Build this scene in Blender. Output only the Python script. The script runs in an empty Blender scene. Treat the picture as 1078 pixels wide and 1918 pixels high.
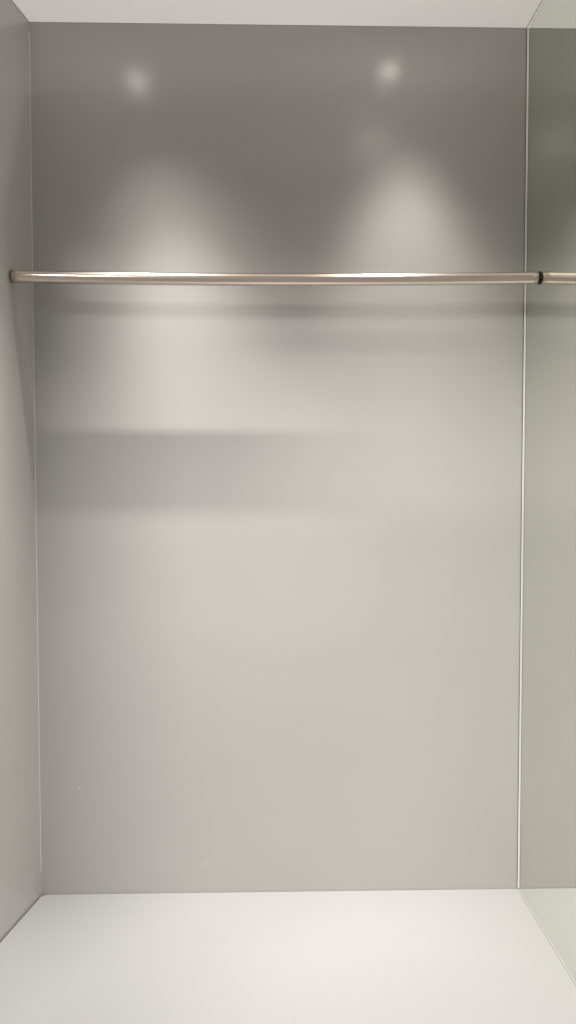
import bpy, bmesh, math
from mathutils import Vector, Matrix

S = bpy.context.scene
COL = S.collection

# ------------------------------------------------------------------ measures (metres)
W, H = 0.95, 1.6878          # inner width and height of the recess
DEPTH = 0.66                 # how far the recess comes forward of its back wall
FLARE = 0.176                # the left side opens outward by about ten degrees
LAMPS = [(0.1675, -0.204), (0.7063, -0.1544), (0.7103, -0.493)]
RAIL_Y, RAIL_R = -0.0837, 0.0111

# ------------------------------------------------------------------ helpers
def tag(o, label=None, cat=None, group=None, kind=None):
    if label: o['label'] = label
    if cat: o['category'] = cat
    if group: o['group'] = group
    if kind: o['kind'] = kind
    return o

def empty(name, loc=(0, 0, 0)):
    o = bpy.data.objects.new(name, None)
    o.empty_display_size = 0.05
    o.location = loc
    COL.objects.link(o)
    return o

def mesh_obj(name, bm, mat, parent=None, smooth=False):
    bmesh.ops.recalc_face_normals(bm, faces=bm.faces[:])
    me = bpy.data.meshes.new(name)
    bm.to_mesh(me); bm.free()
    me.materials.append(mat)
    if smooth:
        for p in me.polygons: p.use_smooth = True
    o = bpy.data.objects.new(name, me)
    COL.objects.link(o)
    if parent:
        o.parent = parent
        o.matrix_parent_inverse = Matrix.Translation(-parent.location)
    return o

def add_prism(bm, pts, z0, z1):
    """vertical prism over a plan polygon"""
    lo = [bm.verts.new((x, y, z0)) for x, y in pts]
    hi = [bm.verts.new((x, y, z1)) for x, y in pts]
    n = len(pts)
    bm.faces.new(lo[::-1]); bm.faces.new(hi)
    for i in range(n):
        j = (i + 1) % n
        bm.faces.new((lo[i], lo[j], hi[j], hi[i]))

def add_box(bm, a, b):
    add_prism(bm, [(a[0], a[1]), (b[0], a[1]), (b[0], b[1]), (a[0], b[1])], a[2], b[2])

def bevel(bm, w, seg=2):
    bmesh.ops.bevel(bm, geom=bm.edges[:], offset=w, segments=seg, profile=0.6, affect='EDGES')

def add_sweep(bm, path, radii, seg=48, cap=True):
    """round section swept along a path that runs mostly along x"""
    rings = []
    for (p, r) in zip(path, radii):
        rings.append([bm.verts.new((p[0], p[1] + r * math.cos(2 * math.pi * k / seg),
                                    p[2] + r * math.sin(2 * math.pi * k / seg))) for k in range(seg)])
    for a, b in zip(rings[:-1], rings[1:]):
        for k in range(seg):
            j = (k + 1) % seg
            bm.faces.new((a[k], a[j], b[j], b[k]))
    if cap:
        bm.faces.new(rings[0]); bm.faces.new(rings[-1][::-1])

def add_lathe_z(bm, prof, c, seg=40):
    """profile of (r, z) turned round a vertical axis"""
    rings = [[bm.verts.new((c[0] + r * math.cos(2 * math.pi * k / seg),
                            c[1] + r * math.sin(2 * math.pi * k / seg), c[2] + z)) for k in range(seg)]
             for r, z in prof]
    for a, b in zip(rings[:-1], rings[1:]):
        for k in range(seg):
            j = (k + 1) % seg
            bm.faces.new((a[k], a[j], b[j], b[k]))
    return rings

# ------------------------------------------------------------------ materials
def new_mat(name):
    m = bpy.data.materials.new(name); m.use_nodes = True
    return m, m.node_tree.nodes, m.node_tree.links, m.node_tree.nodes['Principled BSDF']

def panel_mat(name, col, rough, ior=1.5, var=0.03, bump=0.02, bscale=260.0):
    """sprayed satin lacquer: faint tone drift, uneven gloss and a very fine orange peel"""
    m, N, L, P = new_mat(name)
    tc = N.new('ShaderNodeTexCoord')
    n1 = N.new('ShaderNodeTexNoise'); n1.inputs['Scale'].default_value = 2.3; n1.inputs['Detail'].default_value = 4
    L.new(tc.outputs['Object'], n1.inputs['Vector'])
    r = N.new('ShaderNodeMapRange')
    r.inputs['From Min'].default_value = 0.3; r.inputs['From Max'].default_value = 0.7
    r.inputs['To Min'].default_value = 1 - var; r.inputs['To Max'].default_value = 1 + var
    L.new(n1.outputs['Fac'], r.inputs['Value'])
    mx = N.new('ShaderNodeVectorMath'); mx.operation = 'SCALE'
    mx.inputs[0].default_value = col
    L.new(r.outputs['Result'], mx.inputs['Scale'])
    L.new(mx.outputs['Vector'], P.inputs['Base Color'])
    n2 = N.new('ShaderNodeTexNoise'); n2.inputs['Scale'].default_value = 5.0; n2.inputs['Detail'].default_value = 6
    L.new(tc.outputs['Object'], n2.inputs['Vector'])
    r2 = N.new('ShaderNodeMapRange')
    r2.inputs['To Min'].default_value = rough * 0.85; r2.inputs['To Max'].default_value = rough * 1.15
    L.new(n2.outputs['Fac'], r2.inputs['Value'])
    L.new(r2.outputs['Result'], P.inputs['Roughness'])
    n3 = N.new('ShaderNodeTexNoise'); n3.inputs['Scale'].default_value = bscale; n3.inputs['Detail'].default_value = 2
    L.new(tc.outputs['Object'], n3.inputs['Vector'])
    b = N.new('ShaderNodeBump'); b.inputs['Strength'].default_value = bump; b.inputs['Distance'].default_value = 0.001
    L.new(n3.outputs['Fac'], b.inputs['Height'])
    L.new(b.outputs['Normal'], P.inputs['Normal'])
    P.inputs['IOR'].default_value = ior
    return m

def plain_mat(name, col, rough, metal=0.0):
    m, N, L, P = new_mat(name)
    P.inputs['Base Color'].default_value = (*col, 1)
    P.inputs['Roughness'].default_value = rough
    P.inputs['Metallic'].default_value = metal
    return m

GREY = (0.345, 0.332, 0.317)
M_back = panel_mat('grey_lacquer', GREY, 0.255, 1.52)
M_side = panel_mat('grey_lacquer_lit', tuple(1.16 * c for c in GREY), 0.22, 1.8)  # back wall's lacquer, lightened to stand in for light missing on the side
M_white = panel_mat('white_panel', (0.295, 0.292, 0.287), 0.38, 1.45, var=0.012)
M_ceil = panel_mat('white_ceiling_panel', (0.88, 0.865, 0.845), 0.45, 1.45, var=0.012)
M_edge = plain_mat('panel_edge', (0.62, 0.60, 0.57), 0.45)
M_dark = plain_mat('black_rubber', (0.010, 0.009, 0.008), 0.55)
M_trim = plain_mat('pale_metal_trim', (0.95, 0.94, 0.91), 0.35, 0.45)
M_trim_floor = plain_mat('floor_joint_filler', (0.36, 0.356, 0.345), 0.4)
M_seal = plain_mat('dark_sealant', (0.06, 0.055, 0.045), 0.5)
M_seal2 = plain_mat('grey_sealant', (0.22, 0.215, 0.20), 0.5)
M_gap = plain_mat('joint_shadow_board', (0.05, 0.047, 0.043), 0.9)
M_speck = plain_mat('white_dust', (0.85, 0.83, 0.8), 0.6)
M_ring = plain_mat('lamp_trim', (0.8, 0.8, 0.78), 0.35)
M_backing = plain_mat('backing_board', (0.30, 0.29, 0.27), 0.8)

M_mirror, N, L, P = new_mat('mirror_silver')
P.inputs['Base Color'].default_value = (0.835, 0.862, 0.79, 1)
P.inputs['Metallic'].default_value = 1.0
P.inputs['Roughness'].default_value = 0.004

M_rail, N, L, P = new_mat('satin_nickel')
P.inputs['Base Color'].default_value = (0.70, 0.60, 0.52, 1)
P.inputs['Metallic'].default_value = 1.0
tc = N.new('ShaderNodeTexCoord')
mp = N.new('ShaderNodeMapping'); mp.inputs['Scale'].default_value = (6, 900, 900)
nz = N.new('ShaderNodeTexNoise'); nz.inputs['Scale'].default_value = 1.0; nz.inputs['Detail'].default_value = 3
L.new(tc.outputs['Object'], mp.inputs['Vector']); L.new(mp.outputs['Vector'], nz.inputs['Vector'])
rr = N.new('ShaderNodeMapRange'); rr.inputs['To Min'].default_value = 0.17; rr.inputs['To Max'].default_value = 0.24
L.new(nz.outputs['Fac'], rr.inputs['Value']); L.new(rr.outputs['Result'], P.inputs['Roughness'])

M_socket = plain_mat('dull_nickel', (0.42, 0.37, 0.33), 0.35, 1.0)

M_lens, N, L, P = new_mat('lamp_lens')
P.inputs['Base Color'].default_value = (0.9, 0.9, 0.88, 1)
P.inputs['Emission Color'].default_value = (1.0, 0.93, 0.84, 1)
P.inputs['Emission Strength'].default_value = 55.0
M_lens2 = M_lens.copy(); M_lens2.name = 'lamp_lens_dimmer'
M_lens2.node_tree.nodes['Principled BSDF'].inputs['Emission Strength'].default_value = 130.0

# ------------------------------------------------------------------ back wall
bm = bmesh.new()
add_box(bm, (-0.03, 0.0, -0.03), (W + 0.03, 0.018, H + 0.03))
back = mesh_obj('back_wall', bm, M_back)
tag(back, 'large upright satin grey back panel behind the metal rail, with two soft lamp spots near its top', 'wall panel')

def speck(x, z, r):
    b = bmesh.new()
    n = 7
    pts = [(x + r * (0.6 + 0.4 * math.sin(3.1 * k)) * math.cos(2 * math.pi * k / n),
            z + 1.5 * r * (0.7 + 0.3 * math.cos(2.3 * k)) * math.sin(2 * math.pi * k / n)) for k in range(n)]
    f0 = [b.verts.new((px, -0.0003, pz)) for px, pz in pts]
    f1 = [b.verts.new((px, 0.0006, pz)) for px, pz in pts]
    b.faces.new(f0)
    for k in range(n):
        j = (k + 1) % n
        b.faces.new((f0[k], f0[j], f1[j], f1[k]))
    return b
mesh_obj('dust_speck', speck(0.0774, 0.2145, 0.0011), M_speck, back)  # small white dust speck on the panel, modelled as a flake

# ------------------------------------------------------------------ left side panel (opens outward)
def lf(d, off=0.0):
    """plan point d metres forward along the left panel, off metres into its thickness"""
    u = Vector((-FLARE, -1.0)).normalized(); n = Vector((-u.y, u.x)).normalized()
    if n.x > 0: n = -n
    p = u * d + n * off
    return (p.x, p.y)
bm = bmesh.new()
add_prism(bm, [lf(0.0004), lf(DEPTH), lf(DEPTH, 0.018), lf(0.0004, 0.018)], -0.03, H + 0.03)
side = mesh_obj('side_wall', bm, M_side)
tag(side, 'narrow satin grey side panel at the left, where the rail ends on it', 'wall panel')
# pale edge bead where the side panel meets the back panel
bm = bmesh.new()
add_prism(bm, [(-0.0002, -0.0004), (0.0007, -0.0004), (0.0004, -0.0011), (-0.0004, -0.0011)], 0.046, H - 0.018)
mesh_obj('edge_bead', bm, M_edge, side)
b = speck(0, 0, 0.0008)
for v in b.verts:
    v.co = Vector((-0.0062 + 0.00015 + v.co.x * 0.3 - v.co.y * 0.9, -0.036 + v.co.x, 0.0625 + v.co.z))
mesh_obj('dust_speck', b, M_speck, side)  # another dust speck, near the foot of the side panel

# ------------------------------------------------------------------ floor and ceiling of the recess
GAP = 0.0012
def slab_plan(r):
    """plan of floor: small gap to the walls, rounded back-left corner"""
    x0b = 0.0 + GAP
    pts = []
    c = Vector((x0b + r * 0.92, -GAP - r))
    # from left side up and round the corner
    pl = lf(DEPTH + 0.0); pts.append((pl[0] + GAP, pl[1]))
    for k in range(9):
        a = math.radians(190 - k * 100 / 8)
        pts.append((c.x + r * math.cos(a) * 1.0, c.y + r * math.sin(a)))
    pts.append((W + 0.004, -GAP)); pts.append((W + 0.004, -DEPTH))
    return pts
bm = bmesh.new()
add_prism(bm, slab_plan(0.015), -0.018, 0.0)
floor = mesh_obj('floor', bm, M_white); tag(floor, kind='structure')
bm = bmesh.new()
add_prism(bm, [(-0.15, 0.0), (-0.15, -DEPTH), (W + 0.02, -DEPTH), (W + 0.02, 0.0)], -0.029, -0.0185)
under = mesh_obj('floor_underlay', bm, M_gap, floor)
bm = bmesh.new()
cg = 0.0008
add_prism(bm, [(cg, -cg), (lf(DEPTH)[0] + cg, -DEPTH), (W + 0.004, -DEPTH), (W + 0.004, -cg)], H, H + 0.018)
ceil = mesh_obj('ceiling', bm, M_ceil); tag(ceil, kind='structure')
bm = bmesh.new()
add_prism(bm, [(-0.15, 0.0), (-0.15, -DEPTH), (W + 0.02, -DEPTH), (W + 0.02, 0.0)], H + 0.0185, H + 0.029)
mesh_obj('ceiling_board', bm, M_gap, ceil)

# unseen board added above the frame, keeps fill lamps off the upper back wall
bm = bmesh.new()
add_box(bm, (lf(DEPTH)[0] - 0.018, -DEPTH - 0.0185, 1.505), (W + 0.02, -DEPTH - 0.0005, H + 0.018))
mesh_obj('shade_board', bm, M_side, ceil)

# ------------------------------------------------------------------ mirror on the right side
mir = empty('mirror', (W, 0, 0))
tag(mir, 'tall greenish wall mirror at the right edge, mirroring the back panel and the rail end', 'mirror')
T = 0.0017      # width of the white trim bar
bm = bmesh.new()
add_box(bm, (W, -DEPTH, 0.0003), (W + 0.004, -0.0002, H - 0.0003))
mesh_obj('mirror_glass', bm, M_mirror, mir)
bm = bmesh.new()
add_box(bm, (W + 0.0042, -DEPTH, -0.03), (W + 0.020, -0.0003, H + 0.03))
mesh_obj('backing', bm, M_backing, mir)
bm = bmesh.new()
add_box(bm, (W - T, -0.0022, 0.0019), (W - 0.0001, -0.0003, H - 0.0026))
mesh_obj('edge_trim', bm, M_trim, mir)
bm = bmesh.new()
add_box(bm, (W - T - 0.0013, -0.0011, 0.0016), (W - T - 0.0001, -0.0003, H - 0.002))
mesh_obj('seal', bm, M_seal, mir)
bm = bmesh.new()      # trims along the ceiling and the floor
add_box(bm, (W - 0.0026, -DEPTH, H - 0.0020), (W - 0.0001, -0.0025, H - 0.0002))
mesh_obj('edge_trim', bm, M_ceil, mir)
bm = bmesh.new()
add_box(bm, (W - 0.0034, -DEPTH, H - 0.0011), (W - 0.0027, -0.0025, H - 0.0003))
mesh_obj('seal', bm, M_seal2, mir)
bm = bmesh.new()
add_box(bm, (W - 0.0016, -DEPTH, 0.0003), (W - 0.0001, -0.012, 0.0010))
mesh_obj('edge_trim', bm, M_trim_floor, mir)
bm = bmesh.new()
add_box(bm, (W - 0.0024, -DEPTH, 0.0003), (W - 0.0017, -0.026, 0.0007))
mesh_obj('seal', bm, M_seal2, mir)

# ------------------------------------------------------------------ hanging rail
rail = empty('hanging_rail', (W / 2, RAIL_Y, 1.19))
tag(rail, 'slim satin metal hanging rail across the recess, ending in a black ring at the mirror', 'rail')
XL, XR = -0.0148, W - 0.0007
def rail_z(x):
    t = (x - XL) / (XR - XL)
    return 1.1893 + 0.0022 * t - 4 * 0.0042 * t * (1 - t)
bm = bmesh.new()
NS = 64
xs = [XL + 0.0012 + (XR + 0.0002 - XL - 0.0012) * k / NS for k in range(NS + 1)]
add_sweep(bm, [(x, RAIL_Y, rail_z(x)) for x in xs], [RAIL_R] * len(xs))
mesh_obj('tube', bm, M_rail, rail, smooth=True)
# end socket on the left panel: a short sleeve cut to the slanting wall
bm = bmesh.new()
seg = 48; zc = rail_z(XL)
def sock_ring(x, r, slant):
    out = []
    for k in range(seg):
        a = 2 * math.pi * k / seg
        dy = r * math.cos(a)
        out.append(bm.verts.new((x + (FLARE * dy if slant else 0), RAIL_Y + dy, zc + r * math.sin(a))))
    return out
ro = RAIL_R + 0.00025
rings = [sock_ring(XL - 0.0004, ro, True), sock_ring(XL + 0.0030, ro, True), sock_ring(XL + 0.0030, RAIL_R - 0.0002, True)]
for a, b2 in zip(rings[:-1], rings[1:]):
    for k in range(seg):
        j = (k + 1) % seg
        bm.faces.new((a[k], a[j], b2[j], b2[k]))
mesh_obj('end_socket', bm, M_socket, rail)
bm = bmesh.new()
rings = [sock_ring(XL + 0.0031, RAIL_R + 0.0001, True), sock_ring(XL + 0.0039, RAIL_R + 0.0001, True)]
for k in range(seg):
    j = (k + 1) % seg
    bm.faces.new((rings[0][k], rings[0][j], rings[1][j], rings[1][k]))
mesh_obj('socket_joint', bm, M_dark, rail)
# black ring between the rail end and the mirror glass
bm = bmesh.new()
prof = [(0.0, RAIL_R + 0.0001), (0.0001, RAIL_R + 0.0010), (0.0002, RAIL_R + 0.0014), (0.0005, RAIL_R + 0.0014), (0.0006, RAIL_R + 0.0011)]
add_sweep(bm, [(XR + dx, RAIL_Y, rail_z(XR)) for dx, _ in prof], [r for _, r in prof])
mesh_obj('end_ring', bm, M_dark, rail, smooth=True)

# ------------------------------------------------------------------ recessed downlights (seen as soft reflections in the back panel)
LABELS = ['round downlight reflected as the soft left spot at the top of the grey panel',
          'round downlight reflected as the brightest spot at the upper right of the panel',
          'round downlight reflected as the faint spot just below the brightest one']
def make_downlight():
    r = empty('recessed_downlight')
    b = bmesh.new()
    add_lathe_z(b, [(0.0125, 0.006), (0.0125, -0.0012), (0.0150, -0.0030), (0.0210, -0.0022), (0.0225, 0.0004)], (0, 0, 0))
    mesh_obj('trim_ring', b, M_ring, r, smooth=True)
    b = bmesh.new()
    rings = add_lathe_z(b, [(0.0122, 0.0045), (0.0115, -0.0006), (0.008, -0.0018), (0.004, -0.0024)], (0, 0, 0))
    b.faces.new(rings[-1])
    mesh_obj('lens', b, M_lens, r, smooth=True)
    return r

def beam(name, loc, aim, power, profile, radius, col, maxdeg=60.0):
    """spot lamp whose beam profile is a list of (angle in degrees, relative intensity)"""
    l = bpy.data.lights.new(name, 'SPOT')
    l.energy = power; l.color = col; l.shadow_soft_size = radius
    l.spot_size = math.radians(2 * maxdeg); l.spot_blend = 0.1
    l.use_nodes = True
    nt = l.node_tree; n, k = nt.nodes, nt.links
    em = next(x for x in n if x.type == 'EMISSION')
    tcn = n.new('ShaderNodeTexCoord')
    sp = n.new('ShaderNodeSeparateXYZ'); k.new(tcn.outputs['Normal'], sp.inputs[0])
    ab = n.new('ShaderNodeMath'); ab.operation = 'ABSOLUTE'; k.new(sp.outputs['Z'], ab.inputs[0])
    ac = n.new('ShaderNodeMath'); ac.operation = 'ARCCOSINE'; k.new(ab.outputs[0], ac.inputs[0])
    dv = n.new('ShaderNodeMath'); dv.operation = 'DIVIDE'; dv.inputs[1].default_value = math.radians(maxdeg)
    k.new(ac.outputs[0], dv.inputs[0])
    cr = n.new('ShaderNodeValToRGB'); cr.color_ramp.interpolation = 'B_SPLINE'
    els = cr.color_ramp.elements
    while len(els) < len(profile): els.new(0.5)
    for e, (d, v) in zip(els, profile):
        pass
    for i, (d, v) in enumerate(profile):
        els[i].position = d / maxdeg
    for i, (d, v) in enumerate(profile):
        els[i].color = (v, v, v, 1)
    k.new(dv.outputs[0], cr.inputs[0])
    k.new(cr.outputs['Color'], em.inputs['Strength'])
    o = bpy.data.objects.new(name, l); COL.objects.link(o)
    o.location = loc
    o.rotation_euler = (Vector(aim) - Vector(loc)).to_track_quat('-Z', 'Y').to_euler()
    return o

proto = make_downlight()
GROUP = 'small recessed downlights in the white ceiling'
for i, (x, y) in enumerate(LAMPS):
    if i == 0:
        d = proto
    else:
        d = proto.copy(); COL.objects.link(d)
        for c in list(proto.children):
            q = c.copy(); COL.objects.link(q); q.parent = d
            if i == 2 and q.name.startswith('lens'):
                q.data = c.data.copy(); q.data.materials.clear(); q.data.materials.append(M_lens2)
    d.location = (x, y, H)
    for c in d.children: c.matrix_parent_inverse = Matrix.Identity(4)
    tag(d, LABELS[i], 'downlight', GROUP)

WARM = (1.0, 0.965, 0.925)
PROF_A = [(0, 0.24), (7, 0.23), (12, 0.175), (17, 0.065), (21.5, 0.014), (26, 0.0), (40, 0.0)]
PROF_A2 = [(0, 0.44), (6, 0.43), (11, 0.33), (16, 0.125), (20, 0.048), (25, 0.016), (30, 0.0), (40, 0.0)]
PROF_B = [(0, 0.31), (5, 0.27), (10, 0.195), (15, 0.165), (18.5, 0.115), (22, 0.048), (25.5, 0.016), (30, 0.0), (40, 0.0)]
PROF_C = [(0, 1.0), (14, 0.95), (25, 0.42), (35, 0.0), (45, 0.0)]
xA, yA = LAMPS[0]; xB, yB = LAMPS[1]; xC, yC = LAMPS[2]
beam('lamp', (xA, yA, H - 0.006), (xA + 0.10, yA + 0.10, 0), 108, PROF_A, 0.006, WARM)
beam('lamp', (xA, yA, H - 0.006), (xA + 0.27, 0, 0.55), 120, PROF_A2, 0.006, WARM)
beam('lamp', (xA, yA, H - 0.006), (-0.10, yA - 0.02, 0.35), 104, [(0, 0.75), (5, 0.5), (9, 0.12), (14, 0.0), (25, 0.0)], 0.006, WARM)
beam('lamp', (xB, yB, H - 0.006), (xB + 0.05, -0.015, 0.2), 130, PROF_B, 0.008, WARM)
beam('lamp', (xC, yC, H - 0.006), (xC - 0.15, yC + 0.15, 0), 90, PROF_C, 0.030, WARM)

def area(name, loc, aim, sx, sy, power, col):
    l = bpy.data.lights.new(name, 'AREA'); l.shape = 'RECTANGLE'; l.size = sx; l.size_y = sy
    l.energy = power; l.color = col
    o = bpy.data.objects.new(name, l); COL.objects.link(o)
    o.location = loc
    o.rotation_euler = (Vector(aim) - Vector(loc)).to_track_quat('-Z', 'Y').to_euler()
    return o
# unseen fill lamps added in front: high ones, and a low ceiling wash
area('high_fill', (-0.80, -2.4, 2.55), (0.5, 0, 0.6), 0.7, 0.85, 66, (1.0, 0.98, 0.955))
area('high_fill', (0.45, -2.15, 2.95), (0.5, 0, 0.4), 0.8, 0.8, 44, (1.0, 0.98, 0.955))
area('ceiling_fill', (0.47, -0.905, -0.60), (0.47, -0.30, 1.69), 1.3, 0.012, 21, (1.0, 0.975, 0.95))  # added strip below floor level, only there to brighten the ceiling

# ------------------------------------------------------------------ world: dim neutral room light
w = bpy.data.worlds.new('World'); S.world = w; w.use_nodes = True
bg = w.node_tree.nodes['Background']
bg.inputs['Color'].default_value = (1.0, 0.97, 0.93, 1)
bg.inputs['Strength'].default_value = 0.34

# ------------------------------------------------------------------ camera
cam = bpy.data.cameras.new('Camera'); co = bpy.data.objects.new('Camera', cam); COL.objects.link(co)
S.camera = co
yaw, pitch, roll = 0.022169342148746895, -0.040229495111718847, -0.0007827869029362426
f = Vector((math.sin(yaw) * math.cos(pitch), math.cos(yaw) * math.cos(pitch), math.sin(pitch)))
r = Vector((math.cos(yaw), -math.sin(yaw), 0)); u = r.cross(f)
r2 = math.cos(roll) * r + math.sin(roll) * u; u2 = -math.sin(roll) * r + math.cos(roll) * u
co.matrix_world = Matrix(((r2.x, u2.x, -f.x, 0.4552471), (r2.y, u2.y, -f.y, -1.5133540),
                          (r2.z, u2.z, -f.z, 0.8188566), (0, 0, 0, 1)))
cam.sensor_fit = 'VERTICAL'; cam.sensor_height = 24.0
cam.lens = 1450.0 / 1918.0 * 24.0
cam.clip_start = 0.01; cam.clip_end = 200

S.view_settings.view_transform = 'Standard'
S.view_settings.look = 'None'
S.view_settings.exposure = 0.13
S.view_settings.gamma = 1.0
S.cycles.max_bounces = 16
S.cycles.diffuse_bounces = 10
S.cycles.glossy_bounces = 8
S.cycles.use_denoising = True
S.cycles.caustics_reflective = True
S.cycles.blur_glossy = 1.0
S.cycles.sample_clamp_indirect = 1.5
